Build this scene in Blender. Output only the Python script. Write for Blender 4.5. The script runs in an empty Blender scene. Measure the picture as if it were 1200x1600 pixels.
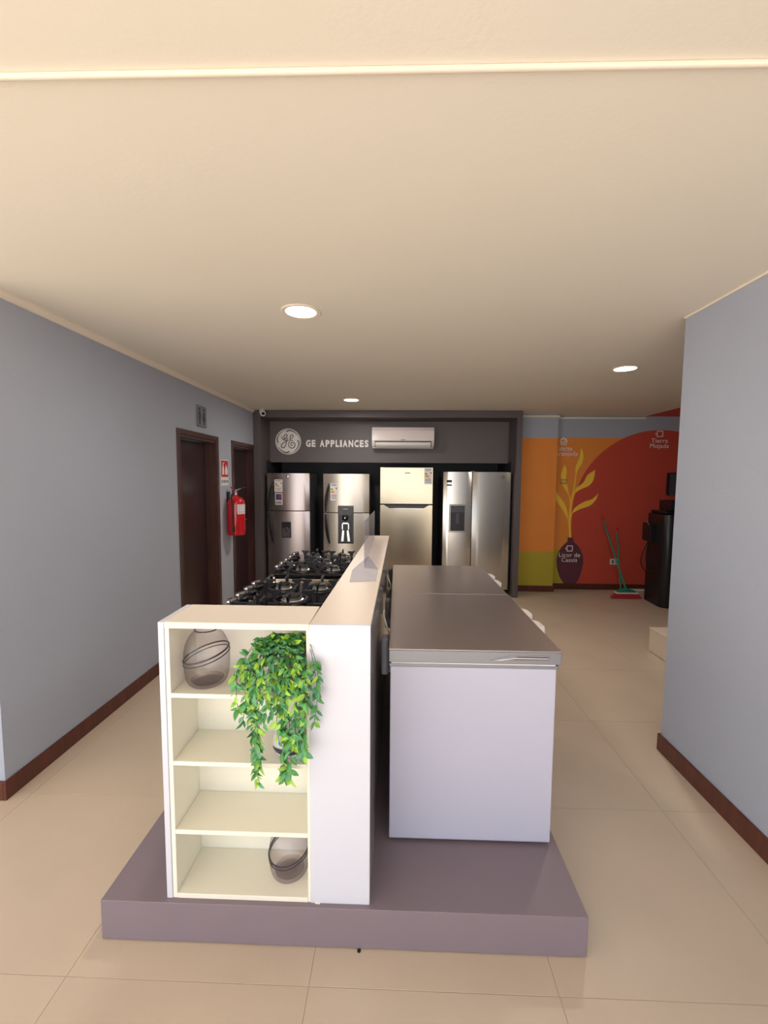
import bpy, bmesh, math, random
from mathutils import Vector, Matrix, Euler
rnd = random.Random(7)
SC = bpy.context.scene
COL = SC.collection
PI = math.pi

# ---------------------------------------------------------------- camera
cam_d = bpy.data.cameras.new('camera'); cam = bpy.data.objects.new('camera', cam_d); COL.objects.link(cam)
cam_d.sensor_fit = 'HORIZONTAL'; cam_d.sensor_width = 36.0; cam_d.lens = 36.0 * 677.11 / 1200.0
cam_d.clip_start = 0.05; cam_d.clip_end = 400
yaw, pitch, roll = 0.0296, -0.0784, -0.0065
Rm = Matrix.Rotation(yaw, 3, 'Z') @ Matrix.Rotation(pitch, 3, 'X') @ Matrix.Rotation(roll, 3, 'Y')
rt, fw, up = Rm.col[0], Rm.col[1], Rm.col[2]
M4 = Matrix(((rt.x, up.x, -fw.x, 0), (rt.y, up.y, -fw.y, 0), (rt.z, up.z, -fw.z, 1.6), (0, 0, 0, 1)))
cam.matrix_world = M4
SC.camera = cam

# ---------------------------------------------------------------- sky, sun, exposure
SKY = 1.25; SUN = 6.6; EXPO = 1.15
SC.view_settings.view_transform = 'Standard'; SC.view_settings.look = 'None'
SC.view_settings.gamma = 1.0; SC.view_settings.use_curve_mapping = False
SC.view_settings.exposure = EXPO
w = bpy.data.worlds.new('world'); SC.world = w; w.use_nodes = True
wn = w.node_tree; wn.nodes.clear()
wo = wn.nodes.new('ShaderNodeOutputWorld'); wb = wn.nodes.new('ShaderNodeBackground')
wb.inputs['Color'].default_value = (0.84, 0.91, 1.0, 1); wb.inputs['Strength'].default_value = SKY
wn.links.new(wb.outputs[0], wo.inputs[0])
sd = bpy.data.lights.new('sun', 'SUN'); sun = bpy.data.objects.new('sun', sd); COL.objects.link(sun)
sd.energy = SUN; sd.angle = 0.01; sd.color = (1.0, 0.96, 0.92)
sun.rotation_euler = Vector((0.25, 0.95, -1.0)).to_track_quat('-Z', 'Y').to_euler()

# ---------------------------------------------------------------- materials
def lin(c):
    return tuple(((v / 255) / 12.92 if v / 255 <= 0.04045 else ((v / 255 + 0.055) / 1.055) ** 2.4) for v in c) + (1,)
def mat(name, col, rough=0.5, metal=0.0, var=0.0, vscale=3.0, bump=0.0, bscale=60.0, stretch=None, spec=0.5, emit=0.0, coat=0.0, col2=None, perobj=0.0):
    m = bpy.data.materials.new(name); m.use_nodes = True; nt = m.node_tree; N = nt.nodes; L = nt.links
    b = N['Principled BSDF']; c = lin(col)
    b.inputs['Base Color'].default_value = c; b.inputs['Roughness'].default_value = rough; b.inputs['Metallic'].default_value = metal
    b.inputs['Specular IOR Level'].default_value = spec; b.inputs['Coat Weight'].default_value = coat
    tc = N.new('ShaderNodeTexCoord')
    def noise(scale, st=None, detail=4):
        n = N.new('ShaderNodeTexNoise'); n.inputs['Scale'].default_value = scale; n.inputs['Detail'].default_value = detail
        if st:
            mp = N.new('ShaderNodeMapping'); mp.inputs['Scale'].default_value = st
            L.new(tc.outputs['Object'], mp.inputs[0]); L.new(mp.outputs[0], n.inputs['Vector'])
        else: L.new(tc.outputs['Object'], n.inputs['Vector'])
        return n
    if var or col2:
        n = noise(vscale, stretch); mx = N.new('ShaderNodeMix'); mx.data_type = 'RGBA'
        c2 = lin(col2) if col2 else tuple(v * (1 - var) for v in c[:3]) + (1,)
        mx.inputs[6].default_value = c; mx.inputs[7].default_value = c2
        cr = N.new('ShaderNodeMapRange'); cr.inputs[1].default_value = 0.35; cr.inputs[2].default_value = 0.65
        L.new(n.outputs[0], cr.inputs[0]); L.new(cr.outputs[0], mx.inputs[0]); out = mx.outputs[2]
        L.new(out, b.inputs['Base Color'])
    if perobj:
        oi = N.new('ShaderNodeObjectInfo'); hs = N.new('ShaderNodeHueSaturation')
        mr = N.new('ShaderNodeMapRange'); mr.inputs[3].default_value = 1 - perobj; mr.inputs[4].default_value = 1 + perobj
        L.new(oi.outputs['Random'], mr.inputs[0]); L.new(mr.outputs[0], hs.inputs['Value']); hs.inputs['Color'].default_value = c
        if b.inputs['Base Color'].links: L.new(b.inputs['Base Color'].links[0].from_socket, hs.inputs['Color'])
        L.new(hs.outputs[0], b.inputs['Base Color'])
    if bump:
        n = noise(bscale, stretch); bp = N.new('ShaderNodeBump'); bp.inputs['Strength'].default_value = bump; bp.inputs['Distance'].default_value = 0.01
        L.new(n.outputs[0], bp.inputs['Height']); L.new(bp.outputs[0], b.inputs['Normal'])
    if emit:
        b.inputs['Emission Color'].default_value = c; b.inputs['Emission Strength'].default_value = emit
    return m
def glass(name, tint, edge, gloss=1.0, milk=0.0):
    m = bpy.data.materials.new(name); m.use_nodes = True; nt = m.node_tree; N = nt.nodes; L = nt.links; N.clear()
    o = N.new('ShaderNodeOutputMaterial'); tr = N.new('ShaderNodeBsdfTransparent'); gl = N.new('ShaderNodeBsdfGlossy')
    gl.inputs['Roughness'].default_value = 0.03; lw = N.new('ShaderNodeLayerWeight'); lw.inputs[0].default_value = 0.3
    mc = N.new('ShaderNodeMix'); mc.data_type = 'RGBA'; mc.inputs[6].default_value = lin(tint); mc.inputs[7].default_value = lin(edge)
    L.new(lw.outputs['Facing'], mc.inputs[0]); L.new(mc.outputs[2], tr.inputs[0])
    pw = N.new('ShaderNodeMath'); pw.operation = 'POWER'; pw.inputs[1].default_value = 3.0; L.new(lw.outputs['Facing'], pw.inputs[0])
    sh = N.new('ShaderNodeMapRange'); sh.inputs[3].default_value = 0.045; sh.inputs[4].default_value = 0.6; L.new(pw.outputs[0], sh.inputs[0]); mu = N.new('ShaderNodeMath'); mu.operation = 'MULTIPLY'; mu.inputs[1].default_value = gloss
    L.new(sh.outputs[0], mu.inputs[0]); ms = N.new('ShaderNodeMixShader')
    L.new(mu.outputs[0], ms.inputs[0]); L.new(tr.outputs[0], ms.inputs[1]); L.new(gl.outputs[0], ms.inputs[2]); L.new(ms.outputs[0], o.inputs[0])
    if milk:
        df = N.new('ShaderNodeBsdfDiffuse'); df.inputs[0].default_value = lin((225, 224, 232)); m2 = N.new('ShaderNodeMixShader'); m2.inputs[0].default_value = milk
        L.new(ms.outputs[0], m2.inputs[1]); L.new(df.outputs[0], m2.inputs[2]); L.new(m2.outputs[0], o.inputs[0])
    return m
def wood_mat(name, c1, c2, rough):
    return mat(name, c1, rough, col2=c2, vscale=4, stretch=(9, 9, 0.7), bump=0.05, bscale=30)

mWall = mat('grey_blue_wall_paint', (171, 177, 191), 0.75, var=0.03, vscale=1.5, bump=0.12, bscale=130)
mCeil = mat('cream_ceiling_paint', (231, 225, 211), 0.85, var=0.03, vscale=0.8, bump=0.05, bscale=60)
mTrim = mat('cream_moulding', (240, 228, 210), 0.6, var=0.02)
mTile = mat('beige_porcelain_tile', (202, 184, 164), 0.42, var=0.06, vscale=2.5, bump=0.03, bscale=90, perobj=0.015)
mGrout = mat('tile_joint', (178, 160, 140), 0.9, var=0.1)
mBase = wood_mat('reddish_wood_baseboard', (98, 48, 36), (80, 38, 30), 0.4)
mDoor = wood_mat('dark_door_varnish', (62, 40, 40), (52, 34, 34), 0.28)
mJamb = wood_mat('jamb_varnish', (82, 50, 44), (70, 42, 37), 0.35)
mPlat = mat('purple_grey_paint', (132, 118, 126), 0.5, var=0.04, vscale=4, bump=0.02, bscale=80)
mWhite = mat('white_melamine', (213, 214, 225), 0.38, var=0.01)
mCream = mat('cream_melamine', (240, 236, 220), 0.42, var=0.02)
mCounterTop = mat('glossy_cream_laminate', (226, 212, 198), 0.38, var=0.01, spec=0.3)
mTopB = mat('warm_lit_top_laminate', (232, 222, 210), 0.4, var=0.01)  # white laminate with the warm ceiling light put into its colour
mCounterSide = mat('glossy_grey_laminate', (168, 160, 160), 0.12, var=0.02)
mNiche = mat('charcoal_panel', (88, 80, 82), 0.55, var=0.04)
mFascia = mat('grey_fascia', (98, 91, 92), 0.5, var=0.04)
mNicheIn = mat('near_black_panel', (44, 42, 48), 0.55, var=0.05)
mSteel = mat('brushed_steel', (205, 200, 192), 0.2, 1.0, var=0.05, vscale=8, stretch=(1, 1, 25), bump=0.015, bscale=3)
mSteelW = mat('warm_brushed_steel', (202, 188, 162), 0.24, 1.0, var=0.04, vscale=8, stretch=(1, 1, 25), bump=0.012, bscale=3)
mSteelV = mat('vertical_brushed_steel', (222, 212, 196), 0.28, 0.8, var=0.05, vscale=8, stretch=(25, 25, 1), bump=0.01, bscale=3)
mSteelD = mat('dark_brushed_steel', (186, 175, 172), 0.27, 0.88, var=0.05, vscale=8, stretch=(25, 25, 1), bump=0.01, bscale=3)
mLid = mat('satin_steel_lid', (184, 172, 170), 0.26, 0.78, var=0.04, vscale=6, stretch=(1, 8, 1))
mLidEdge = mat('grey_lid_edge', (128, 131, 138), 0.35, 0.6, var=0.02)
mFreezer = mat('white_enamel', (186, 186, 204), 0.35, var=0.01)
mChrome = mat('chrome', (225, 225, 225), 0.08, 1.0, var=0.02)
mBlack = mat('black_plastic', (26, 25, 28), 0.3, var=0.1)
mGrate = mat('cast_iron', (34, 33, 38), 0.38, var=0.1, bump=0.05)
mAlu = mat('satin_aluminium', (215, 212, 208), 0.3, 0.85, var=0.02)
mGlassBlk = mat('black_cooktop_glass', (22, 20, 24), 0.06, var=0.05)
mDkGrey = mat('dark_grey_plastic', (74, 72, 76), 0.35, var=0.05)
mGreyPl = mat('grey_plastic', (128, 130, 138), 0.45, var=0.03)
mWhitePl = mat('white_plastic', (232, 228, 226), 0.3, var=0.02)
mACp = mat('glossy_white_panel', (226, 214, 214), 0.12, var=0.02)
mSeam = mat('seam_shadow_gap', (30, 28, 30), 0.6, var=0.05)
mRed = mat('extinguisher_red', (205, 22, 34), 0.22, var=0.04, coat=0.5)
mSignRed = mat('sign_red', (196, 34, 44), 0.5, var=0.02)
mPaper = mat('white_paper', (228, 224, 222), 0.6, var=0.02)
mPrint = mat('dark_print', (60, 58, 64), 0.6, var=0.05)
mOrangeP = mat('orange_print', (226, 140, 50), 0.6, var=0.05)
mYelP = mat('yellow_print', (220, 200, 70), 0.6, var=0.05)
mGrnP = mat('green_print', (90, 150, 70), 0.6, var=0.05)
mBlueP = mat('blue_print', (50, 60, 110), 0.6, var=0.05)
mLetter = mat('pale_lettering', (242, 236, 234), 0.45, var=0.02)
mOrange = mat('mural_orange', (238, 146, 64), 0.75, var=0.03, bump=0.08, bscale=120)
mMRed = mat('mural_brick_red', (204, 78, 60), 0.75, var=0.03, bump=0.08, bscale=120)
mOlive = mat('mural_olive', (184, 166, 52), 0.75, var=0.03, bump=0.08, bscale=120)
mVase = mat('mural_plum', (98, 52, 66), 0.75, var=0.03)
mLeafY = mat('mural_yellow', (255, 212, 70), 0.7, var=0.03)
mBrGreen = mat('green_handle', (20, 130, 104), 0.35, var=0.05)
mBrRed = mat('red_bristle', (186, 44, 52), 0.8, var=0.15, vscale=60, stretch=(1, 1, 0.1))
mLamp = mat('lamp_diffuser', (255, 248, 236), 0.5, var=0.001, emit=5.0)
mPot = mat('grey_pot', (138, 132, 136), 0.3, var=0.04)
mStem = mat('dark_green_stem', (58, 74, 40), 0.6, var=0.1)
mLeafA = mat('leaf_green', (92, 164, 78), 0.42, col2=(60, 132, 66), vscale=25, perobj=0.25)
mLeafB = mat('leaf_lime', (172, 208, 66), 0.42, col2=(118, 180, 62), vscale=30, perobj=0.15)
mLeafC = mat('leaf_blue_green', (104, 168, 118), 0.42, col2=(70, 140, 90), vscale=25, perobj=0.2)
for m_ in (mLeafA, mLeafB, mLeafC):
    m_.node_tree.nodes['Principled BSDF'].inputs['Subsurface Weight'].default_value = 0.0
mSmoke = glass('smoky_glass', (252, 250, 252), (196, 190, 196))
mSmokeRim = mat('dark_glass_line', (70, 62, 70), 0.15, var=0.05)
mAcr = glass('clear_acrylic', (246, 245, 250), (228, 226, 236), 0.8, 0.10)
mAcrW = glass('milky_reflection', (250, 249, 252), (240, 240, 246), 0.5, 0.40)  # pale tint of the sheet shaped like the countertop reflection
mSignGl = glass('tinted_sign_acrylic', (225, 232, 240), (200, 210, 220), 1.0, 0.25)
mGround = mat('sunlit_paving', (202, 194, 184), 0.85, var=0.12, vscale=0.6)
mCarton = mat('off_white_laminate', (222, 206, 188), 0.6, var=0.03)
mBowl = mat('pale_lavender_ceramic', (212, 208, 222), 0.2, var=0.02)

# ---------------------------------------------------------------- mesh helpers (world coordinates)
def box(bm, x0, x1, y0, y1, z0, z1, bev=0.0, seg=2, mi=0):
    vs = [bm.verts.new((x, y, z)) for z in (z0, z1) for y in (y0, y1) for x in (x0, x1)]
    fs = [bm.faces.new([vs[i] for i in f]) for f in ((0, 2, 3, 1), (4, 5, 7, 6), (0, 1, 5, 4), (2, 6, 7, 3), (0, 4, 6, 2), (1, 3, 7, 5))]
    for f in fs: f.material_index = mi
    if bev:
        es = list({e for f in fs for e in f.edges})
        bmesh.ops.bevel(bm, geom=es, offset=bev, segments=seg, affect='EDGES', profile=0.5)
def prism(bm, pts, a0, a1, plane='xy', bev=0.0):
    def P(p, a):
        return {'xy': (p[0], p[1], a), 'xz': (p[0], a, p[1]), 'yz': (a, p[0], p[1])}[plane]
    A = [bm.verts.new(P(p, a0)) for p in pts]; B = [bm.verts.new(P(p, a1)) for p in pts]; n = len(pts)
    f1 = bm.faces.new(A); f2 = bm.faces.new(B[::-1]); fs = [f1, f2]
    for i in range(n): fs.append(bm.faces.new((A[(i + 1) % n], A[i], B[i], B[(i + 1) % n])))
    if bev: bmesh.ops.bevel(bm, geom=list(f1.edges) + list(f2.edges), offset=bev, segments=2, affect='EDGES', profile=0.5)
    bmesh.ops.recalc_face_normals(bm, faces=bm.faces)
def lathe(bm, prof, c, seg=24, axis=(0, 0, 1), close=False):
    q = Vector((0, 0, 1)).rotation_difference(Vector(axis)); c = Vector(c); rings = []
    for r, h in prof:
        if r < 1e-5: rings.append([bm.verts.new(c + q @ Vector((0, 0, h)))])
        else: rings.append([bm.verts.new(c + q @ Vector((r * math.cos(2 * PI * k / seg), r * math.sin(2 * PI * k / seg), h))) for k in range(seg)])
    prs = list(zip(rings, rings[1:])) + ([(rings[-1], rings[0])] if close else [])
    for a, b in prs:
        for k in range(seg):
            k2 = (k + 1) % seg
            if len(a) == 1 and len(b) == 1: continue
            if len(a) == 1: bm.faces.new((a[0], b[k], b[k2]))
            elif len(b) == 1: bm.faces.new((a[k], b[0], a[k2]))
            else: bm.faces.new((a[k], b[k], b[k2], a[k2]))
    bmesh.ops.recalc_face_normals(bm, faces=bm.faces)
def tube(bm, pts, r, seg=8, cap=True):
    pts = [Vector(p) for p in pts]; rings = []; n = len(pts); rr = r if isinstance(r, (list, tuple)) else [r] * n
    prev = None
    for i, p in enumerate(pts):
        t = (pts[min(i + 1, n - 1)] - pts[max(i - 1, 0)]).normalized()
        u = prev - t * prev.dot(t) if prev else (Vector((0, 0, 1)).cross(t) if abs(t.z) < 0.95 else Vector((1, 0, 0)).cross(t))
        u.normalize(); prev = u; v = t.cross(u)
        rings.append([bm.verts.new(p + (u * math.cos(2 * PI * k / seg) + v * math.sin(2 * PI * k / seg)) * rr[i]) for k in range(seg)])
    for a, b in zip(rings, rings[1:]):
        for k in range(seg): bm.faces.new((a[k], a[(k + 1) % seg], b[(k + 1) % seg], b[k]))
    if cap: bm.faces.new(rings[0][::-1]); bm.faces.new(rings[-1])
def smooth_pts(pts, n=6, closed=False):
    P = [Vector(p) for p in pts]; out = []; m = len(P)
    rng = range(m if closed else m - 1)
    for i in rng:
        if closed: a, b, c, d = P[i - 1], P[i], P[(i + 1) % m], P[(i + 2) % m]
        else: a, b, c, d = P[max(i - 1, 0)], P[i], P[i + 1], P[min(i + 2, m - 1)]
        for k in range(n):
            t = k / n
            out.append(0.5 * ((2 * b) + (-a + c) * t + (2 * a - 5 * b + 4 * c - d) * t * t + (-a + 3 * b - 3 * c + d) * t ** 3))
    if not closed: out.append(P[-1])
    return out
def bmn(fn=None, *a, **k):
    bm = bmesh.new()
    if fn: fn(bm, *a, **k)
    return bm
def wloc(o):
    v = Vector((0, 0, 0))
    while o: v += o.location; o = o.parent
    return v
def obj(name, bm, m, parent=None, smooth=False, label=None):
    me = bpy.data.meshes.new(name)
    if parent:
        off = wloc(parent)
        for v in bm.verts: v.co -= off
    bm.to_mesh(me); bm.free()
    for mm in (m if isinstance(m, (list, tuple)) else [m]): me.materials.append(mm)
    if smooth:
        me.polygons.foreach_set('use_smooth', [True] * len(me.polygons)); me.set_sharp_from_angle(angle=math.radians(40))
    o = bpy.data.objects.new(name, me); COL.objects.link(o)
    if parent: o.parent = parent
    if label: o['label'] = label
    return o
def thing(name, label, cat, loc, group=None):
    o = bpy.data.objects.new(name, None); COL.objects.link(o); o.location = loc; o.empty_display_size = 0.1
    o['label'] = label; o['category'] = cat
    if group: o['group'] = group
    return o
def struct(name, bm, m, parent=None):
    o = obj(name, bm, m, parent)
    if not parent: o['kind'] = 'structure'
    return o
def copy_tree(o, parent=None):
    c = o.copy(); COL.objects.link(c); c.parent = parent
    for ch in list(o.children): copy_tree(ch, c)
    return c
def text_bm(s, size, M, extrude=0.002, bold=0.0, space=1.0, align='CENTER', lines=1.0):
    cu = bpy.data.curves.new('txt', 'FONT'); cu.body = s; cu.size = size; cu.extrude = extrude; cu.offset = bold
    cu.space_character = space; cu.align_x = align; cu.space_line = lines; cu.resolution_u = 3
    t = bpy.data.objects.new('txt', cu); COL.objects.link(t)
    bpy.context.view_layer.update()
    me = bpy.data.meshes.new_from_object(t.evaluated_get(bpy.context.evaluated_depsgraph_get()))
    bm = bmesh.new(); bm.from_mesh(me); bm.transform(M)
    bpy.data.objects.remove(t); bpy.data.curves.remove(cu); bpy.data.meshes.remove(me)
    return bm
def face_front(x, y, z):      # text plane looking towards -y
    return Matrix.Translation((x, y, z)) @ Matrix.Rotation(PI / 2, 4, 'X')
def face_right(x, y, z):      # text plane looking towards +x
    return Matrix.Translation((x, y, z)) @ Matrix.Rotation(PI / 2, 4, 'Z') @ Matrix.Rotation(PI / 2, 4, 'X')
def ribbon(bm, pts2, wid, y0, y1):
    """flat stroke in the xz plane with thickness y0..y1; wid constant or per point"""
    P = [Vector((p[0], p[1])) for p in pts2]; n = len(P); ww = wid if isinstance(wid, list) else [wid] * n
    L_, R_ = [], []
    for i, p in enumerate(P):
        t = P[min(i + 1, n - 1)] - P[max(i - 1, 0)]; t.normalize(); q = Vector((-t.y, t.x)) * ww[i] / 2
        L_.append(p + q); R_.append(p - q)
    rows = [[bm.verts.new((a.x, y, a.y)) for a, y in ((L_[i], y0), (R_[i], y0), (R_[i], y1), (L_[i], y1))] for i in range(n)]
    for a, b in zip(rows, rows[1:]):
        for k in range(4): bm.faces.new((a[k], a[(k + 1) % 4], b[(k + 1) % 4], b[k]))
    bm.faces.new(rows[0][::-1]); bm.faces.new(rows[-1]); bmesh.ops.recalc_face_normals(bm, faces=bm.faces)

# ================================================================= setting
CZ = 2.49
# floor with its own tiles
fl = struct('floor', bmn(box, -6.2, 4.75, -2.6, 6.9, -0.12, -0.0012), mGrout)
TP = 0.782
tm = bmesh.new(); box(tm, 0.001, TP - 0.001, 0.001, TP - 0.001, -0.01, 0.0, 0.0006, 1)
tme = bpy.data.meshes.new('tile'); tm.to_mesh(tme); tm.free(); tme.materials.append(mTile)
for i in range(-7, 6):
    for j in range(-5, 6):
        x = -0.264 + i * TP; y = 2.02 + j * TP
        if x > 4.6 or x < -5.8 or y > 6.2: continue
        if x + TP < -2.1 and y > 2.1: continue
        if x > 1.7 and y + TP < 2.3: continue
        o = bpy.data.objects.new('tile', tme); COL.objects.link(o); o.parent = fl; o.location = (x, y, 0)
struct('ground', bmn(box, -60, 60, -80, 60, -0.3, -0.14), mGround)
struct('ceiling', bmn(box, -6.2, 4.8, -2.4, 6.95, CZ, CZ + 0.25), mCeil)
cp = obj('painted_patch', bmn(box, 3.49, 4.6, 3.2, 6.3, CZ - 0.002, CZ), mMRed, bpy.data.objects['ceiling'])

# left wall with two door openings (outer face x = -1.93)
LX = -1.925; bm = bmesh.new()
for y0, y1, z0, z1 in ((1.977, 3.80, 0, CZ), (3.80, 4.585, 1.985, CZ), (4.585, 5.05, 0, CZ), (5.05, 5.85, 1.985, CZ), (5.85, 6.9, 0, CZ)):
    box(bm, LX - 0.15, LX, y0, y1, z0, z1)
bmesh.ops.remove_doubles(bm, verts=bm.verts, dist=0.0005)
struct('wall_left', bm, mWall)
struct('wall_front', bmn(box, -6.2, LX - 0.15, 1.977, 2.13, 0, CZ), mWall)
bm = bmesh.new(); box(bm, 1.575, 1.72, -2.4, 2.50, 0, CZ); box(bm, 1.72, 4.6, 2.36, 2.50, 0, CZ)
struct('wall_right', bm, mWall)
struct('wall_far_right', bmn(box, 4.6, 4.75, 2.36, 6.9, 0, CZ), mWall)
wbk = struct('wall_back', bmn(box, 2.225, 4.6, 6.30, 6.45, 0, CZ), mWall)
wpl = struct('wall_pilaster', bmn(box, 1.64, 2.225, 6.14, 6.45, 0, CZ), mWall)
struct('wall_behind_niche', bmn(box, LX, 1.64, 6.85, 6.95, 0, CZ), mWall)
# mouldings
struct('trim_1', bmn(prism, [(-6.1, 0.985), (1.57, 1.014), (1.57, 1.026), (-6.1, 0.997)], CZ - 0.012, CZ, 'xy', 0.004), mTrim)
bm = bmesh.new(); prism(bm, [(LX, CZ), (LX + 0.032, CZ), (LX + 0.028, CZ - 0.012), (LX + 0.010, CZ - 0.030), (LX, CZ - 0.034)], 1.977, 5.79, 'xz'); struct('trim_2', bm, mTrim)
bm = bmesh.new(); box(bm, 1.64, 2.24, 6.118, 6.14, CZ - 0.04, CZ - 0.016, 0.004); box(bm, 2.24, 3.49, 6.278, 6.30, CZ - 0.04, CZ - 0.016, 0.004); struct('trim_3', bm, mTrim)
struct('trim_4', bmn(box, 1.565, 1.575, -2.4, 2.50, CZ - 0.012, CZ, 0.003), mTrim)
# baseboards
bm = bmesh.new()
for y0, y1 in ((1.962, 3.755), (4.63, 5.005)): box(bm, LX, LX + 0.014, y0, y1, 0, 0.095, 0.003)
struct('baseboard_left', bm, mBase)
struct('baseboard_front', bmn(box, -6.1, LX, 1.962, 1.977, 0, 0.095, 0.003), mBase)
bm = bmesh.new(); box(bm, 1.560, 1.575, -2.4, 2.515, 0, 0.10, 0.003); box(bm, 1.575, 4.6, 2.50, 2.515, 0, 0.10, 0.003); struct('baseboard_right', bm, mBase)
bm = bmesh.new(); box(bm, 1.64, 2.24, 6.125, 6.14, 0, 0.085, 0.003); box(bm, 2.24, 4.6, 6.285, 6.30, 0, 0.085, 0.003); struct('baseboard_back', bm, mBase)

# doors in the left wall
def door(n, y0, y1, handle_y, kind):
    root = bpy.data.objects.new('door_%d' % n, None); COL.objects.link(root); root.location = (LX, (y0 + y1) / 2, 0); root['kind'] = 'structure'
    bm = bmesh.new()
    for a, b in ((y0 - 0.045, y0 + 0.005), (y1 - 0.005, y1 + 0.045)): box(bm, LX, LX + 0.012, a, b, 0, 1.98, 0.003)
    box(bm, LX, LX + 0.012, y0 - 0.045, y1 + 0.045, 1.98, 2.025, 0.003); obj('architrave', bm, mJamb, root)
    bm = bmesh.new(); box(bm, LX - 0.15, LX - 0.001, y0, y0 + 0.025, 0, 1.955); box(bm, LX - 0.15, LX - 0.001, y1 - 0.025, y1, 0, 1.955); box(bm, LX - 0.15, LX - 0.001, y0, y1, 1.955, 1.985)
    obj('jamb', bm, mJamb, root)
    lf = obj('door_leaf', bmn(box, LX - 0.15, LX - 0.112, y0 + 0.027, y1 - 0.027, 0.008, 1.952, 0.003), mDoor, root)
    if kind:
        bm = bmesh.new(); box(bm, LX - 0.112, LX - 0.106, handle_y - 0.02, handle_y + 0.02, 0.93, 1.09, 0.002)
        tube(bm, [(LX - 0.106, handle_y, 1.045), (LX - 0.066, handle_y, 1.045), (LX - 0.062, handle_y + 0.02, 1.045), (LX - 0.062, handle_y + 0.11, 1.045)], 0.008)
        tube(bm, [(LX - 0.106, handle_y, 0.965), (LX - 0.095, handle_y, 0.965)], 0.01)
    else:
        bm = bmesh.new(); lathe(bm, [(0, 0), (0.022, 0), (0.022, 0.006), (0.010, 0.012), (0.010, 0.03), (0.022, 0.04), (0.024, 0.052), (0, 0.06)], (LX - 0.112, handle_y, 1.0), 16, (1, 0, 0))
    obj('door_handle', bm, mChrome, lf, True)
door(1, 3.80, 4.585, 3.87, 0)
door(2, 5.05, 5.85, 5.62, 1)

# mural paint fields on back wall and pilaster (flat coats of paint)
FY = 6.30
def paint(name, pts, m, d, parent=wbk, y=FY, label=None):
    o = obj(name, bmn(prism, pts, y - 0.0012 * d, y + 0.001, 'xz'), m, parent); 
    if label: o['label'] = label
    return o
def arch_top(x):   # height of the red arch above x
    return 1.10 + math.sqrt(max(0, 1.20 ** 2 - (x - 3.72) ** 2))
paint('orange_field', [(2.226, 0.58), (2.9, 0.58), (3.3, 2.187), (2.226, 2.187)], mOrange, 1, label='orange painted field')
paint('orange_field', [(1.645, 0.58), (2.2245, 0.58), (2.2245, 2.165), (1.645, 2.165)], mOrange, 1, wpl, 6.14, 'orange painted field on the pilaster')
paint('olive_field', [(2.226, 0.085), (2.9, 0.085), (2.9, 0.58), (2.226, 0.58)], mOlive, 1, label='olive painted field')
paint('olive_field', [(1.645, 0.085), (2.2245, 0.085), (2.2245, 0.58), (1.645, 0.58)], mOlive, 1, wpl, 6.14, 'olive painted field on the pilaster')
ar = [(2.52, 0.085)] + [(3.72 - 1.20 * math.cos(a), 1.10 + 1.20 * math.sin(a)) for a in [PI * k / 40 for k in range(41)] if 3.72 - 1.20 * math.cos(a) < 4.598]
ar += [(4.598, arch_top(4.598)), (4.598, 0.085)]
paint('red_arch', ar, mMRed, 2, label='brick red painted arch')
LV = dict(
 a=[(2.556, 1.659), (2.545, 1.765), (2.596, 1.914), (2.613, 2.045), (2.647, 1.956), (2.637, 1.840), (2.585, 1.744)],
 b=[(2.473, 1.359), (2.403, 1.466), (2.355, 1.551), (2.345, 1.658), (2.390, 1.807), (2.420, 1.722), (2.415, 1.594), (2.444, 1.488)],
 c=[(2.476, 1.004), (2.389, 1.154), (2.292, 1.293), (2.250, 1.422), (2.249, 1.512), (2.305, 1.390), (2.407, 1.251), (2.450, 1.144)],
 d=[(2.545, 1.398), (2.564, 1.467), (2.665, 1.554), (2.718, 1.660), (2.822, 1.733), (2.805, 1.597), (2.745, 1.511), (2.632, 1.457)],
 e=[(2.519, 1.106), (2.558, 1.188), (2.681, 1.275), (2.800, 1.319), (2.881, 1.399), (2.850, 1.309), (2.768, 1.222), (2.622, 1.167)])
for k in 'abcde':
    tips = LV[k]; pts = []
    P = [Vector((p[0], p[1], 0)) for p in tips]
    # smooth each side between base (0) and tip
    ti = {'a': 3, 'b': 4, 'c': 4, 'd': 4, 'e': 4}[k]
    s1 = smooth_pts(P[:ti + 1], 4); s2 = smooth_pts(P[ti:] + [P[0]], 4)
    pts = [(v.x, v.y) for v in s1 + s2[1:-1]]
    paint('painted_leaf', pts, mLeafY, 4)
bm = bmesh.new()
st = [(v.x, v.y) for v in smooth_pts([(2.512, 0.75, 0), (2.492, 0.993, 0), (2.502, 1.252, 0), (2.536, 1.467, 0), (2.556, 1.68, 0)], 5)]
ribbon(bm, st, [0.03 - 0.018 * i / len(st) for i in range(len(st))], FY - 0.0048, FY)
ribbon(bm, [(2.500, 1.19), (2.49, 1.28), (2.473, 1.365)], 0.012, FY - 0.0049, FY); ribbon(bm, [(2.492, 0.90), (2.482, 0.96), (2.474, 1.01)], 0.012, FY - 0.0049, FY)
ribbon(bm, [(2.49, 0.98), (2.505, 1.05), (2.522, 1.11)], 0.012, FY - 0.0049, FY); ribbon(bm, [(2.51, 1.28), (2.525, 1.35), (2.548, 1.41)], 0.012, FY - 0.0049, FY)
obj('painted_stem', bm, mLeafY, wbk)
vs = [(2.473, 0.759), (2.556, 0.759), (2.556, 0.700), (2.645, 0.614), (2.704, 0.473), (2.700, 0.319), (2.659, 0.164), (2.61, 0.086), (2.445, 0.086), (2.379, 0.183), (2.334, 0.340), (2.335, 0.490), (2.389, 0.614), (2.473, 0.700)]
P = [Vector((a, b, 0)) for a, b in vs]
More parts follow.
